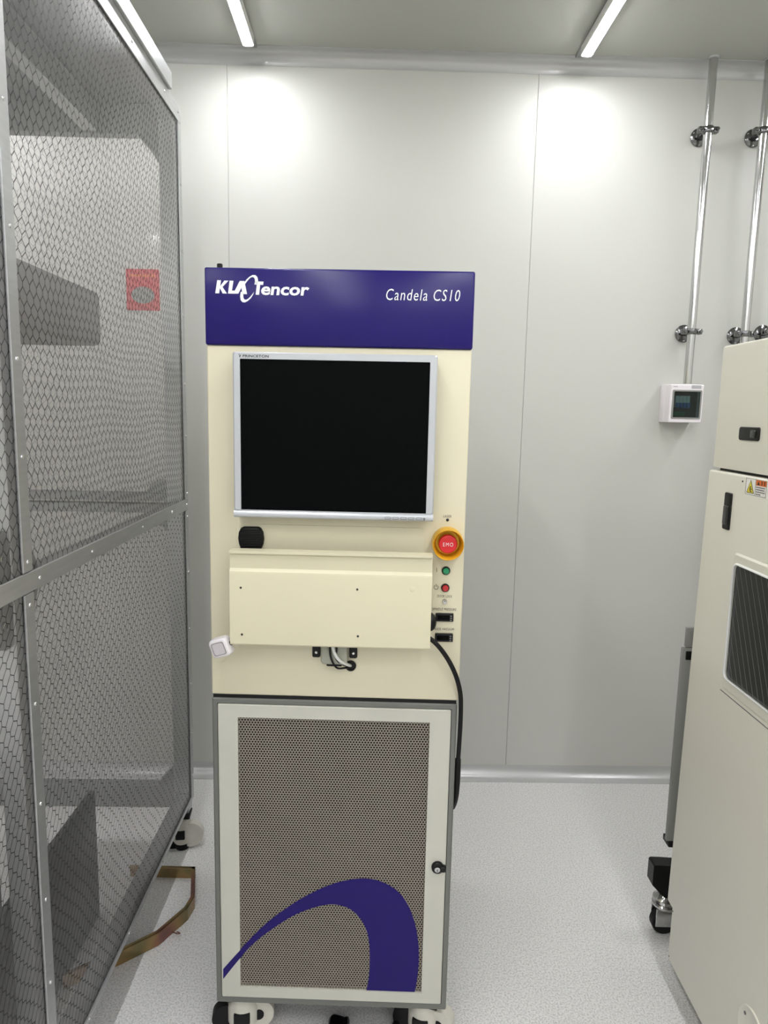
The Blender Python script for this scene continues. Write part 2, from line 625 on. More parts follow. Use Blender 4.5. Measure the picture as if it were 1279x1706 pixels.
L = lambda pts: [lp(*p) for p in pts]
D = .0049
flat('letter_k', [L([(116, 196), (150, 197), (133, 313), (99, 312)]), L([(180, 199), (216, 201), (163, 256), (203, 315), (164, 314), (136, 258)])], D, 'print_white', hd)
flat('letter_l', [L([(226, 200), (260, 202), (247, 288), (274, 289), (263, 316), (212, 315)])], D, 'print_white', hd)
flat('letter_a', [L([(258, 316), (316, 203), (358, 204), (381, 320), (338, 320), (332, 262), (303, 316)])], D, 'print_white', hd)
flat('crescent', [L([(354, 230), (360, 212), (378, 188), (402, 166), (430, 150), (455, 151), (471, 166), (478, 190), (479, 215), (475, 236), (446, 234), (451, 208), (450, 188), (443, 174), (428, 167), (408, 176), (386, 200), (366, 228)]),
                  L([(324, 300), (320, 340), (324, 372), (340, 391), (362, 394), (388, 380), (414, 356), (432, 328), (442, 302), (430, 318), (412, 340), (392, 360), (372, 370), (356, 366), (348, 350), (347, 325), (350, 300)])], D, 'print_white', hd)
flat('letter_t', [L([(452, 207), (527, 209), (523, 238), (497, 237), (488, 326), (457, 325), (467, 236), (449, 235)])], D, 'print_white', hd)
a, b_ = lp(506, 326), lp(934, 334)
c = lp(600, 250)
zb = (a[1] + b_[1]) / 2
v, f = text_mesh('encor', shear=.12, bold=.028, spacing=1.0)
ax, bx = min(p[0] for p in v), max(p[0] for p in v)
ay, by = min(p[1] for p in v), max(p[1] for p in v)
raw('letters_encor', [F_front(a[0] + (p[0] - ax) / (bx - ax) * (b_[0] - a[0]), a[1] - .0005 + (p[1] - ay) / (by - ay) * (c[1] - a[1]), D) for p in v], f, 'print_white', hd)
a, b_ = hp(643, 499.5, .0045), hp(766, 500.5, .0045)
c = hp(643, 481, .0045)
lettering('model_lettering', 'Candela CS10', a.x, b_.x, a.z - .0005, c.z, D, 'print_white', hd, shear=.18, bold=-.004, spacing=1.15)

# recess outline and finger latch under the monitor
x0, x1, z0, z1 = rect((392, 873), (705, 879), (704, 1085), (396, 1080), .001)
B().prism(rrect(x0, x1, z0, z1, .012), F_front, 0, .0022, .0012).build('recess_panel', 'cream', mach)
x0, x1, z0, z1 = rect((396, 877.5), (439, 878.5), (439, 917), (396, 917), .012)
lt = B()
w = x1 - x0
lt.prism([(x0 + .22 * w, z0), (x1 - .22 * w, z0), (x1 - .1 * w, z0 + .004), (x1 - .03 * w, z0 + .014), (x1, (z0 + z1) / 2), (x1 - .03 * w, z1 - .012), (x1 - .12 * w, z1 - .003), (x1 - .22 * w, z1),
          (x0 + .22 * w, z1), (x0 + .12 * w, z1 - .003), (x0 + .03 * w, z1 - .012), (x0, (z0 + z1) / 2), (x0 + .03 * w, z0 + .014), (x0 + .1 * w, z0 + .004)], F_front, .002, .014, .005)
la = lt.build('latch', 'black', mach)
for i in range(9):
    zz = z0 + .006 + (z1 - z0 - .012) * i / 8
    B().box(x0 + .1 * w, x1 - .1 * w, -.0155, -.012, zz - .0012, zz + .0012, .0008, 1).build('rib', 'rubber', la)

# keyboard tray folded up against the fascia
TD = .062
tx0, tx1, tz0, tzf = rect((380, 951), (719, 957), (717, 1081), (385, 1076), TD)
_, _, _, tzl = rect((380, 919), (719, 924), (717, 1081), (385, 1076), TD)
tray = B()
prof = [(TD - .03, tzl - .002), (TD - .03, tzl), (TD, tzl), (TD, tzl - .0055), (TD - .006, tzl - .0065), (TD - .006, tzf + .004), (TD - .004, tzf + .001), (TD - .001, tzf - .0025), (TD + .0005, tzf - .008), (TD, tz0 + .003), (TD - .002, tz0), (TD - .03, tz0), (TD - .03, tz0 + .0025), (.02, tz0 + .02), (.003, tz0 + .03), (.003, tzf - .02), (TD - .02, tzf - .012), (TD - .010, tzf), (TD - .010, tzl - .002)]
tray.prism(prof, lambda u, v, d: Vector((d, -u, v)), tx0, tx1)
tr = tray.build('keyboard_tray', 'cream2', mach, 25)
tr['label'] = 'folded cream keyboard tray'
for px, py in ((401, 979), (595, 982), (403, 1057), (596, 1060)):
    p = hp(px, py, TD)
    B().lathe([(0, .0025), (.0006, .0025)], (p.x, -TD - .0002, p.z), (0, -1, 0), 12).build('hole', 'print_black', tr)
p = hp(687, 982, TD)
B().lathe([(0, .006), (.0006, .0055), (.0012, .0025), (.0006, 0)], (p.x, -TD - .0001, p.z), (0, -1, 0), 16).build('dimple', 'cream', tr)

# hinge mechanism under the tray
x0, x1, z0, z1 = rect((520, 1072), (595, 1074), (595, 1097), (520, 1095), .006)
for xa, xb in ((x0, x0 + .018), (x1 - .018, x1)):
    br = B().prism(rrect(xa, xb, z0, z1 + .03, .004), F_front, 0, .006, .001).build('hinge_bracket', 'black', mach)
    B().lathe([(0, .0036), (.0015, .0034), (.0025, .002)], ((xa + xb) / 2, -.006, z0 + .012), (0, -1, 0), 12).build('screw', 'rivet', br)
x0, x1, z0, z1 = rect((534, 1070), (579, 1072), (579, 1105), (536, 1105), .02)
B().prism(rrect(x0, x1, z0, z1, .008), F_front, 0, .03, .004).build('hinge_housing', 'grey_plate', mach)
B().box(x0 + .012, x1 - .012, -.026, -.004, z0 - .006, z0 + .002, .003).build('hinge_foot', 'black', mach)
g = hp(584, 1110, .004)
gr = B().lathe([(0, .0125), (.004, .012), (.0045, .009), (.002, .008)], (g.x, 0, g.z), (0, -1, 0), 24).build('grommet', 'black', mach)
for nm, m_, pts, rr in (('grey_wire', 'grey_cable', [(553, 1070, .038), (557, 1088, .040), (566, 1101, .037), (578, 1107, .020), (584, 1109, .0)], .0036),
                        ('black_wire', 'black', [(549, 1072, .033), (551, 1095, .036), (560, 1112, .028), (574, 1113, .016), (584, 1111, .0)], .0022),
                        ('black_wire', 'black', [(558, 1072, .034), (561, 1080, .036), (560, 1098, .035), (572, 1108, .02), (583, 1110, .0)], .0018)):
    B().tube([hp(px, py, d) - Vector((0, 0, 0)) for px, py, d in pts], rr, 8).build(nm, m_, mach)


# operator controls
def dot(px, py, d=0.0):
    p = hp(px, py, d)
    return p.x, p.z


def words(s, xa, xb, y, h=4.2, m_='print_black', d=.0005, **kw):
    a_, c_ = hp(xa, y + h / 2, 0), hp(xb, y - h / 2, 0)
    return lettering('lettering', s, a_.x, c_.x, a_.z, hp(xa, y - h / 2, 0).z, d, m_, mach, **kw)


words('LASER', 738.5, 752, 860, spacing=1.2)
x, z = dot(745.3, 866.3)
B().lathe([(0, .0034), (.0015, .003), (.0028, .0012), (.003, 0)], (x, 0, z), (0, -1, 0), 14).build('laser_indicator', 'print_black', mach)
x, z = dot(744.7, 903)
em = B().lathe([(0, .0345), (.004, .0345), (.038, .0335), (.04, .0325), (.0385, .0312), (.010, .0265), (.006, .0255)], (x, 0, z), (0, -1, 0), 48, caps=False)
em = em.build('emergency_shroud', 'yellow', mach)
em['label'] = 'yellow ring guard'
B().lathe([(0, .0275), (.007, .0275)], (x, 0, z), (0, -1, 0), 40).build('shroud_floor', 'yellow', em)
eb = B().lathe([(.005, .012), (.016, .012), (.017, .019), (.020, .0203), (.026, .0203), (.0285, .019), (.0295, .016), (.030, 0)], (x, 0, z), (0, -1, 0), 36).build('emergency_button', 'red', mach)
lettering('lettering', 'EMO', x - .0108, x + .0108, z - .0042, z + .0042, .0306, 'print_white', eb, spacing=1.25, bold=-.008)
for py, m_, px in ((950.5, 'green', 742.6), (979, 'dark_red', 741.4)):
    x, z = dot(px, py)
    pb = B().lathe([(0, .0094), (.004, .0094), (.0055, .0085), (.0055, .0072)], (x, 0, z), (0, -1, 0), 28).build('button_bezel', 'black', mach)
    B().lathe([(.003, .0072), (.007, .0070), (.0082, .006), (.0088, 0)], (x, 0, z), (0, -1, 0), 24).build('button_cap', m_, pb)
x, z = dot(727.3, 949.5)
flat('on_mark', [[(x - .0005, z - .0048), (x + .0005, z - .0048), (x + .0005, z + .0048), (x - .0005, z + .0048)]], .0006, 'print_black', mach)
x, z = dot(726.3, 978.3)
arc = []
for q in range(21):
    a_ = math.radians(120 + 300 * q / 20)
    arc.append((x + .0052 * math.cos(a_), z + .0052 * math.sin(a_)))
for q in range(20, -1, -1):
    a_ = math.radians(120 + 300 * q / 20)
    arc.append((x + .0042 * math.cos(a_), z + .0042 * math.sin(a_)))
flat('standby_mark', [arc, [(x - .0005, z + .001), (x + .0005, z + .001), (x + .0005, z + .0075), (x - .0005, z + .0075)]], .0006, 'print_black', mach)
words('DOOR LOCK', 728.5, 753, 993, spacing=1.2)
x, z = dot(740.4, 1001.5)
sw = B().lathe([(0, .0055), (.002, .0055), (.004, .0042), (.008, .004)], (x, 0, z), (0, -1, 0), 18).build('toggle_switch', 'chrome', mach)
B().tube([(x, -.006, z), (x + .0004, -.018, z + .001)], lambda t: .0014 + .001 * t, 10, 0).build('toggle_lever', 'rivet', sw)
words('SPINDLE PRESSURE', 720, 760, 1014.5, spacing=1.15)
words('CHUCK VACUUM', 718.5, 756, 1047.5, spacing=1.15)
for tl, br in (((725.5, 1021), (755, 1035)), ((724.5, 1054.5), (754, 1068.5))):
    x0, x1, z0, z1 = rect(tl, (br[0], tl[1] + .6), br, (tl[0], br[1] - .6))
    mt_ = B().prism(rrect(x0, x1, z0, z1, .0015), F_front, 0, .005, .001).build('pressure_meter', 'black', mach)
    B().prism(rrect(x0 + .004, x1 - .009, z0 + .004, z1 - .004, .001), F_front, .004, .0054).build('meter_window', 'screen', mt_)
    for q in range(3):
        zz = z1 - .004 - q * .005
        B().prism(rrect(x1 - .0075, x1 - .0035, zz - .0028, zz, .0008, 2), F_front, .004, .0058).build('meter_key', 'print_grey', mt_)
# dark knob on the hinge shaft beside the tray
p = hp(718, 1037, .03)
B().lathe([(0, .0205), (.006, .0195), (.011, .015), (.014, .009), (.0155, 0)], (tx1 - .001, -.026, p.z), (1, 0, 0), 24).build('hinge_knob', 'black', mach)

# lower rack cabinet
B().box(lx0 + .004, lx1 - .004, .0115, DEP, lz0 + .006, uz0 - .008, .004).build('rack_shell', 'inner_dark', mach)
B().box(lx0 + .002, lx1 - .002, .004, .05, lz1 - .002, uz0 + .001).build('shadow_gap', 'black', mach)
dx0, dx1, dz0, dz1 = rect((363.8, 1171), (751, 1183), (734, 1674), (369, 1656))
fr_ = B().ring(rrect(lx0, lx1, lz0, lz1, .004, 3), rrect(dx0 - .0015, dx1 + .0015, dz0 - .0015, dz1 + .0015, .003, 3), F_front, -.0113, .001, .003)
fr_.build('rack_frame', 'rack_grey', mach)
for xa, xb in ((lx0 + .0005, lx0 + .012), (lx1 - .012, lx1 - .0005)):
    B().box(xa, xb, .012, DEP, lz0 + .001, lz1, .003).build('side_panel', 'rack_grey', mach)
px0, px1, pz0, pz1 = rect((397.5, 1192.7), (715.7, 1204), (701.5, 1655), (400, 1639.5))
door = B().ring(rrect(dx0, dx1, dz0, dz1, .003, 3), rrect(px0, px1, pz0, pz1, .0005, 3), F_front, -.010, .004, .002).build('door', 'door_grey', mach)
# perforated sheet: a honeycomb of holes
NC = 65
pit = (px1 - px0) / NC
rp_ = pit * math.sqrt(3) / 2
NR = int((pz1 - pz0) / rp_) + 2
vs_, fs_ = [], []
R_o = pit / math.sqrt(3)
for j in range(NR + 1):
    for i in range(NC + 1):
        cx = px0 - .001 + (i + .5 * (j % 2)) * pit
        cz = pz0 - .001 + j * rp_
        if cx > px1 + .006 or cz > pz1 + .006:
            continue
        o = len(vs_)
        for q in range(6):
            a_ = math.radians(30 + 60 * q)
            vs_.append((cx + R_o * math.cos(a_), .0005, cz + R_o * math.sin(a_)))
        for q in range(6):
            a_ = math.radians(30 + 60 * q)
            vs_.append((cx + pit * .375 * math.cos(a_), .0005, cz + pit * .375 * math.sin(a_)))
        for q in range(6):
            a_ = math.radians(30 + 60 * q)
            vs_.append((cx + pit * .365 * math.cos(a_), .0017, cz + pit * .365 * math.sin(a_)))
        for q in range(6):
            w_ = (q + 1) % 6
            fs_.append((o + q, o + w_, o + 6 + w_, o + 6 + q))
            fs_.append((o + 6 + q, o + 6 + w_, o + 12 + w_, o + 12 + q))
pf = raw('perforated_sheet', vs_, fs_, 'perf', door)
pf['kind'] = 'stuff'
# swoosh decal
sw7 = lambda pts: [(lambda p: (p.x, p.z))(hp(330 + a / 2.665, 1280 + b / 2.665, .0005)) for a, b in pts]


def spline(pts, n=5):
    out = []
    for i in range(len(pts) - 1):
        a, b_, c, d = [Vector(p) for p in (pts[max(i - 1, 0)], pts[i], pts[i + 1], pts[min(i + 2, len(pts) - 1)])]
        for k in range(n):
            t = k / n
            out.append(tuple(0.5 * ((2 * b_) + (c - a) * t + (2 * a - 5 * b_ + 4 * c - d) * t * t + (3 * b_ - a - 3 * c + d) * t ** 3)))
    out.append(tuple(pts[-1]))
    return out


oc = spline(sw7([(113, 885), (190, 800), (300, 690), (400, 615), (500, 555), (600, 512), (690, 492), (760, 490), (830, 510), (890, 550), (935, 615), (965, 700), (978, 790), (978, 880), (968, 960), (960, 995)]))
ic = spline(sw7([(747, 985), (757, 930), (762, 850), (757, 760), (740, 700), (710, 655), (670, 622), (620, 606), (570, 605), (500, 622), (420, 655), (340, 705), (260, 765), (190, 835), (113, 930)]))[::-1]
vv, ff = [], []
n_ = min(len(oc), len(ic))
res = lambda L_, t: (lambda q: tuple(Vector(L_[int(q)]).lerp(Vector(L_[min(int(q) + 1, len(L_) - 1)]), q - int(q))))(t * (len(L_) - 1))
N_ = 80
proud = .0046
for k in range(N_ + 1):
    for p in (res(oc, k / N_), res(ic, k / N_)):
        vv.append((p[0], -(proud if p[0] < px0 + .004 else .0009), p[1]))
for k in range(N_):
    ff.append((2 * k, 2 * k + 1, 2 * k + 3, 2 * k + 2))
sd = raw('swoosh_decal', vv, ff, 'blue_decal', door)
sd['label'] = 'violet blue curved swoosh'
# door lock
x, z = dot(728.5, 1442)
lk = B().prism(circ(x, z, .0145, 28), F_front, .004, .013, .004)
lk.prism(rrect(x + .004, x + .019, z - .008, z + .006, .004), F_front, .004, .016, .003)
lk = lk.build('door_lock', 'black', door)
B().lathe([(0, .0068), (.003, .0066), (.0035, .005)], (x - .001, -.0125, z - .001), (0, -1, 0), 20).build('key_cylinder', 'chrome', lk)
B().box(x - .0018, x - .0003, -.0168, -.0155, z - .0045, z + .001).build('key_slot', 'black', lk)

# ------------------------------------------------------------------ levelling casters
def level_caster(parent, x, y, H, ang, sc=1.0, hub='rubber'):
    """ivory levelling caster: plate, housing with a window, wheel and side ear; all in parent's frame"""
    R3 = Matrix.Translation((x, y, 0)) @ Matrix.Rotation(ang, 4, 'Z')
    tp = lambda a, b, c: R3 @ Vector((a * sc, b * sc, c))
    pl = B()
    pl.box(-.036 * sc, .036 * sc, -.036 * sc, .036 * sc, H - .008, H, .002, 1, R3)
    cp = pl.build('caster', 'black', parent)
    b = B()
    b.lathe([(H * .18, .030 * sc), (H * .25, .036 * sc), (H * .62, .036 * sc), (H * .70, .031 * sc), (H * .86, .028 * sc), (H * .9, .022 * sc)], tp(0, 0, 0), (0, 0, 1), 28)
    b.build('caster_housing', 'nylon', cp)
    B().cyl(tp(0, 0, H * .88), tp(0, 0, H - .006), .020 * sc, n=20).build('caster_swivel', 'black', cp)
    b = B()
    b.box(-.020 * sc, .016 * sc, -.0385 * sc, -.028 * sc, H * .36, H * .62, .003, 2, R3)
    b.build('caster_window', 'rubber', cp)
    b = B()
    b.cyl(tp(.034, -.016, H * .40), tp(.034, .016, H * .40), H * .34, n=28)
    b.build('caster_ear', 'nylon', cp)
    b = B()
    b.cyl(tp(.034, -.0185, H * .40), tp(.034, .0185, H * .40), H * .12, n=24)
    b.build('caster_hub', hub, cp)
    b = B()
    b.cyl(tp(-.038, -.011, H * .32), tp(-.038, .011, H * .32), H * .32, n=28)
    b.build('wheel', 'rubber', cp)
    B().lathe([(0, .026 * sc), (.004, .028 * sc), (H * .2, .024 * sc)], tp(0, 0, 0), (0, 0, 1), 24).build('level_foot', 'rubber', cp)
    for qx in (-.028, .028):
        B().lathe([(0, .004), (.003, .0038)], tp(qx, -.028, H - .011), (0, 0, 1), 8).build('bolt', 'rivet', cp)


for cx, cy, an in ((lx0 + .055, .05, .15), (lx1 - .05, .05, -.25), (lx0 + .055, DEP - .06, .2), (lx1 - .055, DEP - .06, 0)):
    level_caster(mach, cx, cy, lz0 + .001, an, 1.1)

# ------------------------------------------------------------------ monitor
MD = .045
mc = M.hit(555, 866, 1, -MD)
MF = Frame(M.world(mc.x, -.0005, mc.z), MY)
mon = thing('monitor', 'silver-framed flat monitor with black screen fixed below the violet header', 'monitor', MF.o, MY)
ox0, ox1, oz0, oz1 = rect((386.8, 584), (730, 593.4), (720.5, 870.3), (390, 860), MD, MF)
sx0, sx1, sz0, sz1 = rect((398.7, 597.1), (717.6, 603.9), (708.5, 858.3), (402, 848.5), MD, MF)
B().prism(rrect(ox0 + .002, ox1 - .002, oz0 + .002, oz1 - .002, .006), F_front, 0, MD - .01).build('monitor_body', 'silver_dark', mon)
B().ring(rrect(ox0, ox1, sz0 - .001, oz1, .005), rrect(sx0, sx1, sz0, sz1, .0008), F_front, MD - .012, MD, .0025).build('bezel', 'silver', mon)
ch = B()
pr = []
hh = sz0 - oz0
for q in range(9):
    a_ = -math.pi / 2 + math.pi * q / 8
    pr.append((MD - .002 + .006 * math.cos(a_), oz0 + hh / 2 + hh / 2 * math.sin(a_)))
pr += [(MD - .03, sz0), (MD - .03, oz0)]
ch.prism(pr, lambda u, v, d: Vector((d, -u, v)), ox0, ox1)
ch = ch.build('chin', 'silver', mon, 50)
B().prism([(sx0, sz0), (sx1, sz0), (sx1, sz1), (sx0, sz1)], F_front, MD - .012, MD - .003).build('screen', 'screen', mon)
for cxp in (842, 876, 911, 945, 980):
    p = MF.hit(330 + cxp / 2.665, 420 + (1181 + (cxp - 842) * .025) / 2.665, 1, -MD - .003)
    B().ring(rrect(p.x - .0062, p.x + .0062, p.z - .0026, p.z + .0026, .001, 2), rrect(p.x - .0055, p.x + .0055, p.z - .0019, p.z + .0019, .0006, 2), F_front, MD - .002, MD + .0044).build('button_rim', 'print_grey', ch)
p = MF.hit(330 + 1003 / 2.665, 420 + 1186 / 2.665, 1, -MD - .003)
B().prism(rrect(p.x - .002, p.x + .002, p.z - .003, p.z + .003, .0008, 2), F_front, MD - .002, MD + .0044).build('power_light', 'print_grey', ch)
a, c = MF.hit(330 + 198 / 2.665, 420 + 466 / 2.665, 1, -MD), MF.hit(330 + 313 / 2.665, 420 + 454.5 / 2.665, 1, -MD)
lettering('lettering', 'PRINCETON', a.x, c.x, a.z - .0003, a.z + .0052, MD + .0004, 'print_black', mon, bold=.02, spacing=1.05)
g = MF.hit(330 + 186 / 2.665, 420 + 459 / 2.665, 1, -MD)
flat('logo_mark', [circ(g.x - .002, g.z + .0018, .0011, 8), [(g.x - .0018, g.z - .0004), (g.x - .0004, g.z - .0026), (g.x + .003, g.z + .0026), (g.x + .0008, g.z + .001)], circ(g.x - .0005, g.z - .0026, .001, 8)], MD + .0005, 'print_black', mon)

# ------------------------------------------------------------------ white plastic fob hanging at the tray's edge
p = M.hit(366, 1081, 1, -TD)
FF = Frame(M.world(p.x, -TD + .012, p.z), MY)
fob = thing('plastic_fob', 'small white rounded-square plastic fob hanging at the left end of the keyboard tray', 'fob', FF.o, MY)
Rf = Matrix.Rotation(math.radians(-20), 3, 'Y') @ Matrix.Rotation(math.radians(-14), 3, 'Z')
ff3 = lambda u, v, d: Rf @ Vector((u, -d, v))
B().prism(rrect(-.0225, .0225, -.021, .021, .009), ff3, -.011, .011, .005).build('fob_body', 'nylon_white', fob)
B().ring(rrect(-.0155, .0155, -.0145, .0145, .005), rrect(-.0140, .0140, -.013, .013, .0045), ff3, .010, .0120).build('inset_rim', 'cab_grey', fob)
B().prism(rrect(-.0140, .0140, -.013, .013, .0045), ff3, .010, .0116).build('inset', 'nylon_inner', fob)
B().box(.018, .026, -.005, .006, .006, .015, .002).build('clip', 'black', fob)

# ------------------------------------------------------------------ black cable from the tray down the right side
CF = M
pts = [CF.hit(px, py, 1, -d) for px, py, d in ((708, 1060, .035), (719, 1066, .036), (733, 1080, .034), (748, 1102, .03), (760, 1128, .024), (766.5, 1155, .014), (767.5, 1180, .006), (766.5, 1210, 0), (764, 1250, -.006), (761.5, 1285, -.012))]
cb = B().tube(pts, .0052, 12).build('power_cable', 'rubber', mach)
cb['label'] = 'black cable looping down the right side'
pe = pts[-1]
B().tube([pe + Vector((0, 0, .03)), pe + Vector((.001, .006, -.03)), pe + Vector((0, .02, -.08)), pe + Vector((-.003, .05, -.12))], lambda t: .0075 - .001 * t, 12).build('strain_relief', 'rubber', cb)

# ------------------------------------------------------------------ black wrapped cord on the floor under the machine
p = M.hit(565, 1700, 2, .035)
BF = M.world(p.x + .024, p.y - .026, 0)
bc = thing('wrapped_cord', 'glossy black wrapped cord lying on the floor under the machine', 'cord', BF, MY)
b = B()
b.box(-.052, .002, -.03, .05, 0.0, .036, .014, 4)
for v in b.bm.verts:
    q = v.co
    n = math.sin(q.x * 160 + 1) * math.cos(q.y * 130) * .004 + math.sin(q.x * 75) * .003
    q.z = max(0, q.z + n * (q.z / .036))
b.build('wrapped_bundle', 'black_gloss', bc)
B().tube([(-.01, 0, .016), (.03, .012, .022), (.08, .012, .022), (.11, .022, .018), (.125, .08, .012), (.12, .2, .0105)], .010, 12).build('cord', 'black_gloss', bc)

# ------------------------------------------------------------------ mesh-curtained booth on the left
XC, YC, ZT, ZB_ = -.62, 2.33, 2.48, .168
YN, XW = .70, -1.75
booth = thing('film_booth', 'tall aluminium-framed booth with clear black-gridded film on its side', 'booth', (XC, YC, 0))
bx = lambda x: x - XC
by_ = lambda y: y - YC
P5 = .05


def bbox(name, m_, x0, x1, y0, y1, z0, z1, bev=.002, parent=None):
    return B().box(bx(x0), bx(x1), by_(y0), by_(y1), z0, z1, bev, 1).build(name, m_, parent or booth)


# profile frame
for (x, y) in ((XC - .004 - P5, YC - P5), (XW, YC - P5), (XC - .004 - P5, YN), (XW, YN)):
    bbox('post', 'alu', x, x + P5, y, y + P5, .13, ZT)
bbox('post', 'alu', XC - .004 - .04, XC - .004, 1.19, 1.23, .168, ZT)
for z0, z1 in ((2.385, 2.475), (1.245, 1.272), (1.205, 1.236), (.150, .235)):
    bbox('rear_rail', 'alu_dark', XW + P5, XC - .004 - P5, YC - .045, YC - .005, z0, z1)
for z0, z1 in ((2.43, 2.475), (1.215, 1.245), (.172, .21)):
    bbox('side_rail', 'alu_dark', XC - .044, XC - .004, YN + P5, 1.19, z0, z1)
    bbox('side_rail', 'alu_dark', XC - .044, XC - .004, 1.23, YC - P5, z0, z1)
    bbox('side_rail', 'alu_dark', XW, XW + .04, YN + P5, YC - P5, z0, z1)
bbox('roof_panel', 'alu_dark', XW, XC - .008, YN, YC - .006, 2.4755, 2.482, .001)
bbox('roof_beam', 'alu', -.905, -.86, YN + P5, YC - .046, 2.39, 2.4745)
# corner gussets on the rear frame and inside the side
gus = lambda pts, y0, y1, m_='alu_dark': B().prism([(bx(a), b) for a, b in pts], lambda u, v, d: Vector((u, d, v)), by_(y0), by_(y1)).build('corner_bracket', m_, booth)
xi = XC - .004 - P5
gus([(xi, 2.385), (xi - .065, 2.385), (xi - .05, 2.365), (xi - .018, 2.33), (xi, 2.30)], YC - .04, YC - .01)
gus([(xi, .235), (xi - .06, .235), (xi - .05, .25), (xi, .31)], YC - .04, YC - .01)
gus([(xi, 1.272), (xi - .07, 1.272), (xi - .055, 1.30), (xi - .03, 1.315), (xi, 1.315)], YC - .04, YC - .01)
gus([(xi, 1.205), (xi - .07, 1.205), (xi, 1.14)], YC - .04, YC - .01)
for zc, s_ in ((1.245, 1), (1.215, -1)):
    for ydir, yb in ((1, 1.23), (-1, 1.19)):
        pts_ = [(yb, zc), (yb + ydir * .07, zc), (yb + ydir * .062, zc + s_ * .02), (yb + ydir * .02, zc + s_ * .09), (yb, zc + s_ * .09)]
        g_ = B().prism([(by_(a), b) for a, b in pts_], lambda u, v, d: Vector((d, u, v)), bx(XC - .034), bx(XC - .012)).build('corner_bracket', 'alu_dark', booth)
        B().lathe([(0, .009), (.005, .009), (.006, .0075), (.006, .004), (.003, .0035)], (bx(XC - .012), by_(yb + ydir * .022), zc + s_ * .045), (1, 0, 0), 12).build('bolt', 'chrome', g_)


# film with its printed honeycomb
def film_panel(name, u0, u1, v0, v1, f3, m_, shear=0.0, w=.0235, p=.0205, s=.0085, seed=0, hw=.0007):
    n = 8
    vs__, fs__ = [], []
    for j in range(n + 1):
        for i in range(n + 1):
            vs__.append(f3(u0 + (u1 - u0) * i / n, v0 + (v1 - v0) * j / n, 0))
    for j in range(n):
        for i in range(n):
            a = j * (n + 1) + i
            fs__.append((a, a + 1, a + n + 2, a + n + 1))
    fo = raw(name, vs__, fs__, m_, booth)
    rs = random.Random(seed)
    ph = [rs.uniform(0, 6) for _ in range(6)]

    def wob(u, v):
        du = .0035 * math.sin(v * 23 + ph[0] + 5 * u) + .003 * math.sin(u * 31 + v * 11 + ph[1])
        dv = .004 * math.sin(u * 17 + ph[2] + 6 * v) + .002 * math.sin(v * 37 + ph[3])
        return u + du, v + dv + shear * (u - u0)
    gv, gf = [], []

    def edge(a, b):
        a, b = wob(*a), wob(*b)
        if not (u0 < a[0] < u1 and u0 < b[0] < u1 and v0 < a[1] < v1 and v0 < b[1] < v1):
            return
        dx, dy = b[0] - a[0], b[1] - a[1]
        l_ = math.hypot(dx, dy)
        nx, ny = -dy / l_ * hw, dx / l_ * hw
        o = len(gv)
        for q, sg in ((a, 1), (b, 1), (b, -1), (a, -1)):
            gv.append(f3(q[0] + nx * sg, q[1] + ny * sg, .0006))
        gf.append((o, o + 1, o + 2, o + 3))
    ext = abs(shear) * (u1 - u0)
    j0, j1 = int((v0 - ext) / p) - 2, int((v1 + ext) / p) + 2
    i0, i1 = int(u0 / w) - 2, int(u1 / w) + 2
    for j in range(j0, j1):
        for i in range(i0, i1):
            cx, cy = (i + .5 * (j % 2)) * w, j * p
            edge((cx + w / 2, cy - s / 2), (cx + w / 2, cy + s / 2))
            edge((cx - w / 2, cy + s / 2), (cx, cy + p - s / 2))
            edge((cx, cy + p - s / 2), (cx + w / 2, cy + s / 2))
    g_ = raw('film_grid', gv, gf, 'grid', fo)
    g_['kind'] = 'stuff'
    return fo


side3 = lambda u, v, d: Vector((bx(XC - .002) + d, by_(u), v))
rear3 = lambda u, v, d: Vector((bx(u), by_(YC - .003) - d, v))
for u0_, u1_ in ((YN + .01, 1.235), (1.235, YC - .004)):
    film_panel('upper_film', u0_, u1_, 1.236, ZT - .03, side3, 'film', 0.0, seed=3)
    film_panel('lower_film', u0_, u1_, ZB_ + .004, 1.236, side3, 'film', .42, seed=5, s=.010)
film_panel('rear_film', XW + P5, XC - .03, .24, 2.40, rear3, 'film_rear', 0, seed=8, hw=.0004)

# flat aluminium strips that clamp the film, with their rivets
SW = .034
strips = [('clamp_strip', YN, YC, 2.434, 2.482), ('clamp_strip', YN, YC, 1.213, 1.250), ('clamp_strip', YN, YC, ZB_, ZB_ + .014)]
for nm, ya, yb, za, zb_ in strips:
    bbox(nm, 'alu', XC - .001, XC + .003, ya, yb, za, zb_, .0008)
for za, zb_ in ((1.252, 2.432), (.184, 1.211)):
    bbox('clamp_strip', 'alu', XC - .001, XC + .003, 1.216, 1.250, za, zb_, .0008)
    bbox('clamp_strip', 'alu', XC - .001, XC + .003, YC - .03, YC, za, zb_, .0008)
cv = bbox('top_cover_strip', 'alu', XC - .03, XC + .012, YN, 2.21, ZT + .003, ZT + .052, .002)
rv = bpy.data.meshes.new('rivet')
tb = bmesh.new()
for r_, h_ in ((.0042, 0), (.0038, .0015), (.002, .0026)):
    for k in range(10):
        tb.verts.new((h_, r_ * math.cos(2 * math.pi * k / 10), r_ * math.sin(2 * math.pi * k / 10)))
tb.verts.ensure_lookup_table()
for q in (0, 1):
    for k in range(10):
        tb.faces.new([tb.verts[i] for i in (q * 10 + k, q * 10 + (k + 1) % 10, q * 10 + 10 + (k + 1) % 10, q * 10 + 10 + k)])
tb.faces.new([tb.verts[20 + k] for k in range(10)])
bmesh.ops.recalc_face_normals(tb, faces=tb.faces)
tb.to_mesh(rv)
tb.free()
rv.materials.append(MT['rivet'])


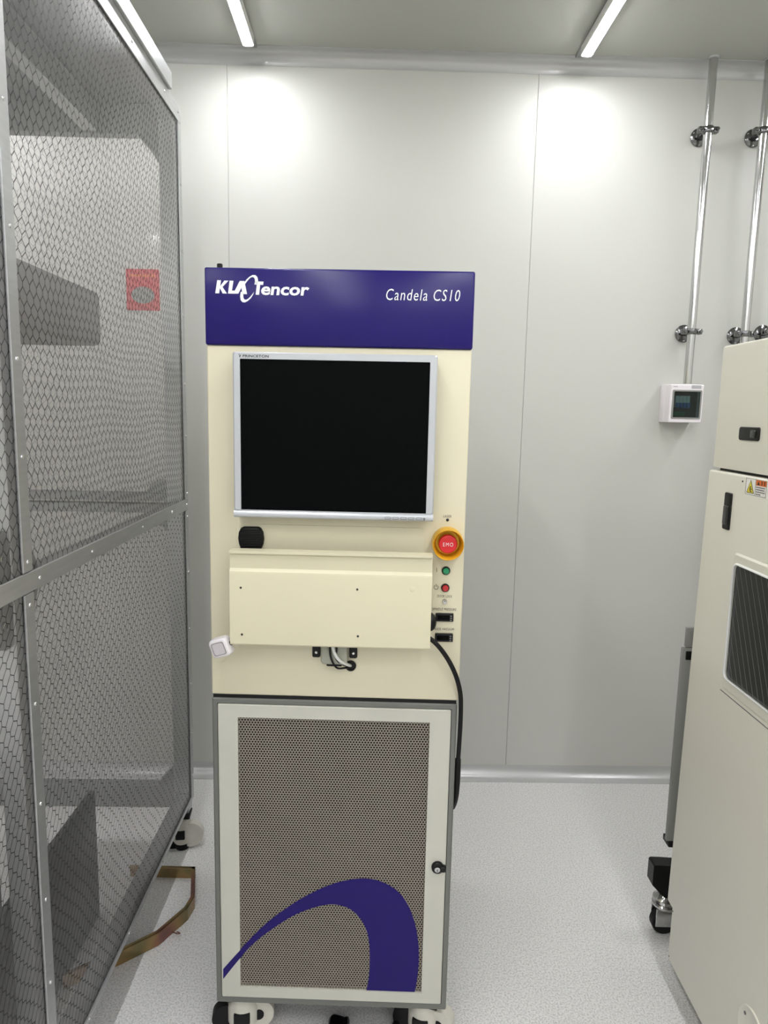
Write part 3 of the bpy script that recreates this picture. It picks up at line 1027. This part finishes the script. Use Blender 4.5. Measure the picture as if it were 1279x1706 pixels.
def rivet(y, z):
    o = bpy.data.objects.new('rivet', rv)
    link(o, booth)
    o.location = (bx(XC + .0028), by_(y), z)


for y in (1.08, 1.35, 1.62, 1.89, 2.16, 2.30):
    rivet(y, 2.458)
for y in (1.10, 1.275, 1.52, 1.86, 2.14, 2.31):
    rivet(y, 1.231)
for z in (1.27, 1.46, 1.63, 1.85, 2.05, 2.25):
    rivet(1.233, z)
    rivet(YC - .015, z)
for z in (1.19, 1.0, .80, .60, .42, .26):
    rivet(1.233, z)
    rivet(YC - .015, z)
for y in (1.10, 1.40, 1.66, 1.95):
    rivet(y, ZB_ + .007)
for (x, y) in ((XC - .03, YC - .045), (XW + .03, YC - .04), (XC - .03, YN + .04), (XW + .03, YN + .04)):
    level_caster(booth, bx(x), by_(y), .131, .1, .9, 'nylon')

# ------------------------------------------------------------------ dark equipment inside the booth
eq = thing('enclosed_equipment', 'dark grey equipment standing inside the film booth, seen through the grid', 'machine', (-.86, 1.2, 0))
E3 = lambda x0, x1, y0, y1, z0, z1, nm, m_, bv=.008: B().box(x0 + .86, x1 + .86, y0 - 1.2, y1 - 1.2, z0, z1, bv).build(nm, m_, eq)
E3(-.83, -.812, 1.26, 1.95, 0, .41, 'side_sheet', 'dark_grey', .003)
E3(-1.12, -.72, .90, 1.27, 0.0, .80, 'front_cabinet', 'dark_grey')
E3(-1.12, -1.0, .95, 1.08, .80, 1.75, 'column', 'dark_grey')
E3(-1.25, -.815, .95, 2.15, 1.73, 1.89, 'overhead_housing', 'housing_grey', .02)

# ------------------------------------------------------------------ red notice on the back wall behind the booth
sg_ = thing('wall_notice', 'red notice with a pale oval on the back wall behind the booth', 'sign', (-.90, WY - .0005, 2.005))
B().prism(rrect(-.064, .064, -.078, .078, .004), F_front, 0, .003, .001).build('notice_board', 'sign_red', sg_)
B().prism(circ(.0, -.02, .045, 28, .032), F_front, .0028, .0036).build('pale_oval', 'cab_grey', sg_)
B().prism(rrect(-.05, .05, .048, .058, .002), F_front, .0028, .0036).build('header_bar', 'label_orange', sg_)

# ------------------------------------------------------------------ yellow zinc floor frame sticking out from under the booth
zf = thing('zinc_floor_frame', 'yellow zinc-plated angled metal frame on the floor sticking out from under the booth', 'metal frame', (-.60, 1.9, 0))
zp = [(-.78, 2.125), (-.562, 2.118), (-.528, 1.975), (-.536, 1.925), (-.593, 1.823), (-.68, 1.75), (-.80, 1.665)]
for i, (a, c) in enumerate(zip(zp, zp[1:])):
    a3, c3 = Vector((a[0] + .6, a[1] - 1.9, 0)), Vector((c[0] + .6, c[1] - 1.9, 0))
    d = (c3 - a3).normalized()
    n = Vector((d.y, -d.x, 0))            # inwards
    b = B()
    L_ = (c3 - a3).length + .001
    mt = Matrix.Translation(a3) @ Matrix(((d.x, n.x, 0, 0), (d.y, n.y, 0, 0), (0, 0, 1, 0), (0, 0, 0, 1)))
    b.box(0, L_, 0, .0025, 0, .042, .0006, 1, mt)
    b.box(0, L_, 0, .012, .0395, .042, .0006, 1, mt)
    o = b.build('frame_strip', 'zinc', zf)
B().tube([(.035, -.045, .018), (.055, -.055, .02), (.06, -.048, .016), (.048, -.04, .014)], .0016, 6).build('wire_clip', 'zinc', zf)

# ------------------------------------------------------------------ white cabinet on the right
CY = -.022
K = Frame((.842, 1.708, 0), CY)
cab = thing('equipment_cabinet', 'large warm white equipment cabinet with dark side window at the right edge', 'cabinet', K.o, CY)
ka = lambda px, py, d=0.0: K.hit(px, py, 0, -d)
zt, zs, zb0 = 1.727, 1.431, .080
CL, CW = 1.05, .95


def body(name, z0, z1, x0, y1, rr):
    b = B()
    b.prism(rrect(x0, CW, -CL, y1, rr, 6), lambda u, v, d: Vector((u, v, d)), z0, z1, .006)
    return b.build(name, 'cab', cab, 50)


up_ = body('upper_housing', zs + .004, zt, .005, -.003, .014)
lo_ = body('lower_housing', .232, zs - .003, 0, .004, .014)
for v_ in lo_.data.vertices:                      # the lower housing leans out slightly at its foot
    if v_.co.y > -.3:
        v_.co.y += .026 * (zs - v_.co.z) / (zs - .232)
B().prism(rrect(0, CW, -CL, -.006, .010, 6), lambda u, v, d: Vector((u, v, d)), zb0, .2318).build('skirt', 'cab', cab, 50)
B().box(.02, CW - .02, -CL + .02, -.02, zs - .006, zs + .006).build('dark_gap_fill', 'black', cab)  # black block stands in for the dark inside of the open gap
# recessed flush latch, upper
ys = [ka(*p) for p in ((1229.5, 710), (1263, 713), (1261.5, 735), (1229, 733))]
y0, y1 = sorted(((ys[0].y + ys[3].y) / 2, (ys[1].y + ys[2].y) / 2))
z0, z1 = (ys[2].z + ys[3].z) / 2, (ys[0].z + ys[1].z) / 2
fl = B().prism(rrect(y0, y1, z0, z1, .006), F_aisle, -.007, -.001, .002).build('flush_latch', 'black', cab)
B().prism(rrect(y0 + .01, y0 + .03, z0 + .006, z1 - .006, .003), F_aisle, -.004, .002, .001).build('latch_key', 'black_gloss', fl)
# vertical pull handle, lower
ys = [ka(*p) for p in ((1210, 820), (1221, 822), (1215, 884), (1204, 880))]
y0, y1 = sorted(((ys[0].y + ys[3].y) / 2, (ys[1].y + ys[2].y) / 2))
z0, z1 = (ys[2].z + ys[3].z) / 2, (ys[0].z + ys[1].z) / 2
ph_ = B().prism(rrect(y0, y1, z0, z1, .004), F_aisle, -.002, .004, .002).build('pull_handle', 'black', cab)
B().prism(rrect(y0 + .005, y1 - .005, z0 + .012, z1 - .03, .003), F_aisle, .002, .0075, .002).build('handle_lever', 'black_gloss', ph_)
p = ka(1237, 802)
B().lathe([(0, .0022), (.001, .002)], (0, p.y, p.z), (-1, 0, 0), 10).build('pin_hole', 'print_black', cab)
# window
wa, wb_, wc = ka(1228.5, 940), ka(1209, 1127), ka(1279, 1180)
wy1, wz1, wz0 = (wa.y + wb_.y) / 2, wa.z, wb_.z
wy0 = wy1 - .52
zl, zh = ka(1200, 1142).z, ka(1222, 917).z
oy1 = wy1 + .012
wf = B().ring(rrect(wy0 - .02, oy1, zl + .002, zh - .002, .010), rrect(wy0, wy1, wz0, wz1, .014), F_aisle, -.004, .005, .004).build('window_frame', 'cab', cab)
B().ring(rrect(wy0 - .004, wy1 + .004, wz0 - .004, wz1 + .004, .016), rrect(wy0, wy1, wz0, wz1, .014), F_aisle, .003, .009, .002).build('window_bead', 'white_metal', wf)
wg = B().prism(rrect(wy0 - .001, wy1 + .001, wz0 - .001, wz1 + .001, .014), F_aisle, -.003, .002).build('window_pane', 'glass_dark', cab)
for q in range(22):  # thin pale slanted lines laid over the dark pane
    ya = wy1 + .12 - .0225 * q
    pa, pb = Vector((ya, wz1)), Vector((ya - .13, wz0))
    # clip to the opening
    t0 = max(0, (ya - (wy1 - .002)) / .13)
    t1 = min(1, (ya - (wy0 + .002)) / .13)
    if t1 <= t0 + .02:
        continue
    a_, c_ = pa.lerp(pb, t0), pa.lerp(pb, t1)
    B().tube([(-.0023, a_.x, a_.y - .001), (-.0023, c_.x, c_.y + .001)], .00035, 5, 0).build('slanted_line', 'pane_line', wg)
# door parting line below the window
za, yb0 = ka(1200, 1146).z - .004, ka(1200, 1146).y
B().box(-.0006, .003, -CL + .02, yb0, za - .001, za + .001).build('door_seam', 'print_grey', cab)
# warning labels
def wl(tl, tr, br, bl):
    q = [ka(*p) for p in (tl, tr, br, bl)]
    return (q[0].y + q[3].y) / 2, (q[1].y + q[2].y) / 2, (q[2].z + q[3].z) / 2, (q[0].z + q[1].z) / 2


y1, y0, z0, z1 = wl((1243.5, 796), (1278, 801.5), (1276, 830), (1241, 822.5))
FA = F_aisle
lb = B().prism([(y0, z0), (y1, z0), (y1, z1), (y0, z1)], FA, -.0002, .0005).build('warning_label', 'label_white', cab)
w_, h_ = y1 - y0, z1 - z0
LU = lambda u, v: (y1 - u * w_, z0 + v * h_)
flat('label_border', [[LU(0, 0), LU(1, 0), LU(1, .02), LU(0, .02)], [LU(0, .98), LU(1, .98), LU(1, 1), LU(0, 1)], [LU(0, 0), LU(.015, 0), LU(.015, 1), LU(0, 1)], [LU(.985, 0), LU(1, 0), LU(1, 1), LU(.985, 1)], [LU(.475, 0), LU(.487, 0), LU(.487, 1), LU(.475, 1)]], .0008, 'print_grey', lb, FA)
flat('triangle_edge', [[LU(.06, .1), LU(.43, .1), LU(.245, .92)]], .0008, 'print_black', lb, FA)
flat('triangle', [[LU(.095, .14), LU(.395, .14), LU(.245, .83)]], .0010, 'label_yellow', lb, FA)
flat('pictogram', [circ(*LU(.25, .47), .0022, 10), [LU(.2, .44), LU(.24, .2), LU(.31, .17), LU(.33, .22), LU(.27, .25), LU(.25, .38)], [LU(.27, .4), LU(.33, .36), LU(.31, .3), LU(.26, .34)]], .0012, 'print_black', lb, FA)
flat('label_header', [[LU(.5, .64), LU(.98, .64), LU(.98, .97), LU(.5, .97)]], .0008, 'label_orange', lb, FA)
flat('header_marks', [[LU(.56, .68), LU(.68, .68), LU(.62, .92)]] + [[LU(a, b), LU(a + .07, b), LU(a + .07, b + .035), LU(a, b + .035)] for a in (.74, .86) for b in (.7, .77, .84, .9)] + [[LU(a + .03, .69), LU(a + .045, .69), LU(a + .045, .93), LU(a + .03, .93)] for a in (.74, .86)], .0010, 'print_black', lb, FA)
rl = random.Random(4)
tx = []
for r_, e_ in ((.5, .95), (.36, .95), (.22, .95), (.08, .72)):
    u = .52
    while u < e_ - .03:
        l_ = rl.choice((.035, .05, .06))
        tx.append([LU(u, r_), LU(u + l_, r_), LU(u + l_, r_ + .07), LU(u, r_ + .07)])
        u += l_ + .016
flat('label_lines', tx, .0010, 'print_grey', lb, FA)
B().prism([(y0 - .004 - .04, z0 - .004), (y0 - .004, z0 - .001), (y0 - .004, z1), (y0 - .004 - .04, z1)], FA, -.0002, .0005).build('second_label', 'label_white', cab)
# round cover plate low on the side
p = ka(1252, 1722)
rd = B().lathe([(-.002, .052), (.003, .052), (.004, .05), (.002, .047)], (0, p.y, p.z), (-1, 0, 0), 40).build('cover_plate', 'cab', cab)
for a_ in (40, 130, 220, 310):
    B().lathe([(0, .004), (.0015, .0035)], (-.002, p.y + .036 * math.cos(math.radians(a_)), p.z + .036 * math.sin(math.radians(a_))), (-1, 0, 0), 10).build('screw', 'print_grey', rd)
for px, py in ((1116, 1510), (1110.5, 1586)):
    q = ka(px, py)
    B().lathe([(0, .002), (.0008, .0018)], (0, min(q.y, -.018), q.z), (-1, 0, 0), 8).build('pin_hole', 'print_black', cab)
# grey rear side panel behind the white housing, outrigger and caster
RP = .085
t_, b2 = K.hit(1144, 1046, 1, RP), K.hit(1109, 1408, 1, RP)
tm = K.hit(1140, 1079, 1, RP)
B().box(b2.x, CW - .1, RP, RP + .012, b2.z + .012, tm.z - .001, .002).build('rear_panel', 'cab_grey', cab)
B().box(t_.x + .001, CW - .1, RP, RP + .012, tm.z + .001, t_.z, .002).build('rear_panel_cap', 'cab_grey', cab)
B().box(.10, CW - .1, .0, RP + .01, .24, 1.2).build('rear_spine', 'cab_grey', cab)
q = K.hit(1143, 1092, 1, RP)
B().box(q.x - .002, q.x + .02, RP - .004, RP + .002, q.z - .012, q.z + .012, .002).build('panel_catch', 'black', cab)
B().box(b2.x + .006, b2.x + .05, RP - .003, RP + .04, b2.z - .006, b2.z + .012, .003).build('panel_foot', 'black', cab)
OR = .17
o1 = K.hit(1089, 1444, 1, OR - .012)
ob = B().prism([(o1.x, o1.z), (o1.x + .004, o1.z + .004), (o1.x + .03, o1.z + .004), (.30, o1.z - .01), (.30, .125), (o1.x + .06, .125), (o1.x + .035, .135), (o1.x, .172)], lambda u, v, d: Vector((u, d, v)), OR - .012, OR + .03).build('outrigger', 'black', cab)
cc = K.hit(1112, 1550, 2, 0)
cx, cy = o1.x + .052, OR + .015
cs = B().lathe([(.085, .030), (.092, .036), (.098, .036), (.102, .032), (.108, .036), (.115, .034), (.122, .025), (.13, .02)], (cx, cy, 0), (0, 0, 1), 28).build('caster', 'chrome', cab)
B().box(cx - .03, cx + .03, cy - .022, cy - .017, .03, .088, .002).build('caster_fork', 'chrome', cs)
B().box(cx - .03, cx + .03, cy + .017, cy + .022, .03, .088, .002).build('caster_fork', 'chrome', cs)
B().lathe([(0, .034), (.003, .037), (.027, .037), (.03, .034)], (cx, cy - .015, .0372), (0, 1, 0), 28).build('wheel', 'rubber', cs)
for yy in (-.12, -CL + .15):
    for xx in (.14, CW - .14):
        B().lathe([(0, .035), (.012, .034), (.016, .012), (zb0 + .01, .012)], (xx, yy, 0), (0, 0, 1), 20).build('levelling_foot', 'chrome', cab)

# ------------------------------------------------------------------ breaker box on the back wall
Y0 = 2.70
WF = Frame((1.22, WY, 1.535))
bk = thing('breaker_box', 'small white breaker box with dark window on the back wall below the conduit', 'electrical box', WF.o)
q = [WF.hit(*p, 1, Y0 - WY) for p in ((1117, 640), (1173, 641), (1168, 704.5), (1114, 704))]
x0, x1 = (q[0].x + q[3].x) / 2, (q[1].x + q[2].x) / 2
z0, z1 = (q[2].z + q[3].z) / 2, (q[0].z + q[1].z) / 2
B().box(x0, x1, -.060, -.0005, z0, z1, .003).build('box_body', 'box_white', bk)
q = [WF.hit(*p, 1, Y0 - WY) for p in ((1120.5, 649.5), (1170, 650), (1165, 698.5), (1117, 697.5))]
a0, a1 = (q[0].x + q[3].x) / 2, (q[1].x + q[2].x) / 2
c0, c1 = (q[2].z + q[3].z) / 2, (q[0].z + q[1].z) / 2
B().ring(rrect(x0, x1, z0, z1, .004), rrect(a0 + .002, a1 - .002, c0 + .002, c1 - .002, .003), F_front, .058, .100, .003).build('cover', 'box_white', bk)
B().ring(rrect(a0, a1, c0, c1, .004), rrect(a0 + .006, a1 - .006, c0 + .006, c1 - .006, .003), F_front, .096, .1025, .001).build('window_rim', 'cab_grey', bk)
B().box(a0 - .002, a1 + .002, -.066, -.0585, c0 - .002, c1 + .002).build('inner_plate', 'dark_grey', bk)
B().prism(rrect(a0 + .005, a1 - .005, c0 + .005, c1 - .005, .003), F_front, .0985, .1005).build('window_pane', 'pane', bk)
bw = (a1 - a0) * .50 / 4
for i in range(4):
    xa = a0 + (a1 - a0) * .18 + i * bw
    br = B().box(xa + .0005, xa + bw - .0005, -.084, -.066, c0 + (c1 - c0) * .40, c0 + (c1 - c0) * .80, .001).build('breaker', 'breaker', bk)
    B().box(xa + .001, xa + bw - .003, -.093, -.083, c0 + (c1 - c0) * .38, c0 + (c1 - c0) * .56, .001).build('breaker_toggle', 'toggle', br)
B().box(a0 + .014, a1 - .05, -.078, -.066, c0 + .010, c0 + .028, .001).build('terminal_strip', 'pcb', bk)
p = WF.hit(1121, 643, 1, Y0 - WY)
for i in range(3):
    B().prism(circ(p.x + .004 + i * .006, p.z - .002, .0016, 8), F_front, .1, .1006).build('printed_mark', 'print_grey', bk)
p = WF.hit(1152, 643, 1, Y0 - WY)
for i in range(3):
    B().prism([(p.x, p.z - i * .0045), (p.x + .038, p.z - i * .0045), (p.x + .038, p.z + .002 - i * .0045), (p.x, p.z + .002 - i * .0045)], F_front, .1, .1006).build('printed_line', 'print_grey', bk)

# ------------------------------------------------------------------ steel conduits with wall clamps
PY = 2.728


def conduit(x, zbot, clamps, label):
    t = thing('conduit', label, 'conduit', (x, PY, zbot), 0, 'steel conduits on the back wall')
    B().cyl((0, 0, 0), (0, 0, CZ - .004 - zbot), .0155, n=24).build('pipe', 'steel', t)
    B().lathe([(0, .016), (.003, .019), (.006, .0195)], (0, 0, CZ - .0065 - zbot), (0, 0, 1), 24).build('ceiling_collar', 'alu', t)
    for zc in clamps:
        z = zc - zbot
        fl_ = B().lathe([(0, .034), (.004, .034), (.006, .031), (.010, .026), (.012, .012)], (0, WY - PY - .0006, z), (0, -1, 0), 28).build('wall_flange', 'chrome_dark', t)
        for a_ in (30, 150, 270):
            B().lathe([(0, .0045), (.003, .0035)], (.026 * math.cos(math.radians(a_)), WY - PY - .0068, z + .026 * math.sin(math.radians(a_))), (0, -1, 0), 8).build('screw', 'rivet', fl_)
        B().cyl((0, WY - PY - .01, z), (0, .016, z), .009, n=16).build('clamp_stem', 'chrome_dark', fl_)
        B().lathe([(-.011, .0157), (-.011, .020), (-.009, .0225), (-.004, .0235), (.004, .0235), (.009, .0225), (.011, .020), (.011, .0157)], (0, 0, z), (0, 0, 1), 28, False).build('clamp_band', 'chrome_dark', fl_)
        for sx in (-1, 1):
            b = B()
            b.box(min(sx * .018, sx * .038), max(sx * .018, sx * .038), -.013, .013, z - .011, z + .011, .004)
            b.cyl((sx * .030, -.020, z), (sx * .030, .016, z), .0065, n=6)
            b.build('clamp_ear', 'chrome_dark', fl_)
    return t


conduit(1.232, 1.686, (2.617, 1.886), 'polished steel conduit running from the ceiling down into the breaker box')
conduit(1.441, 0.0, (2.62, 1.882), 'polished steel conduit passing behind the white cabinet, next right of the breaker box')
conduit(1.548, 0.0, (2.62, 1.893), 'polished steel conduit at the far right edge, showing only its clamp')
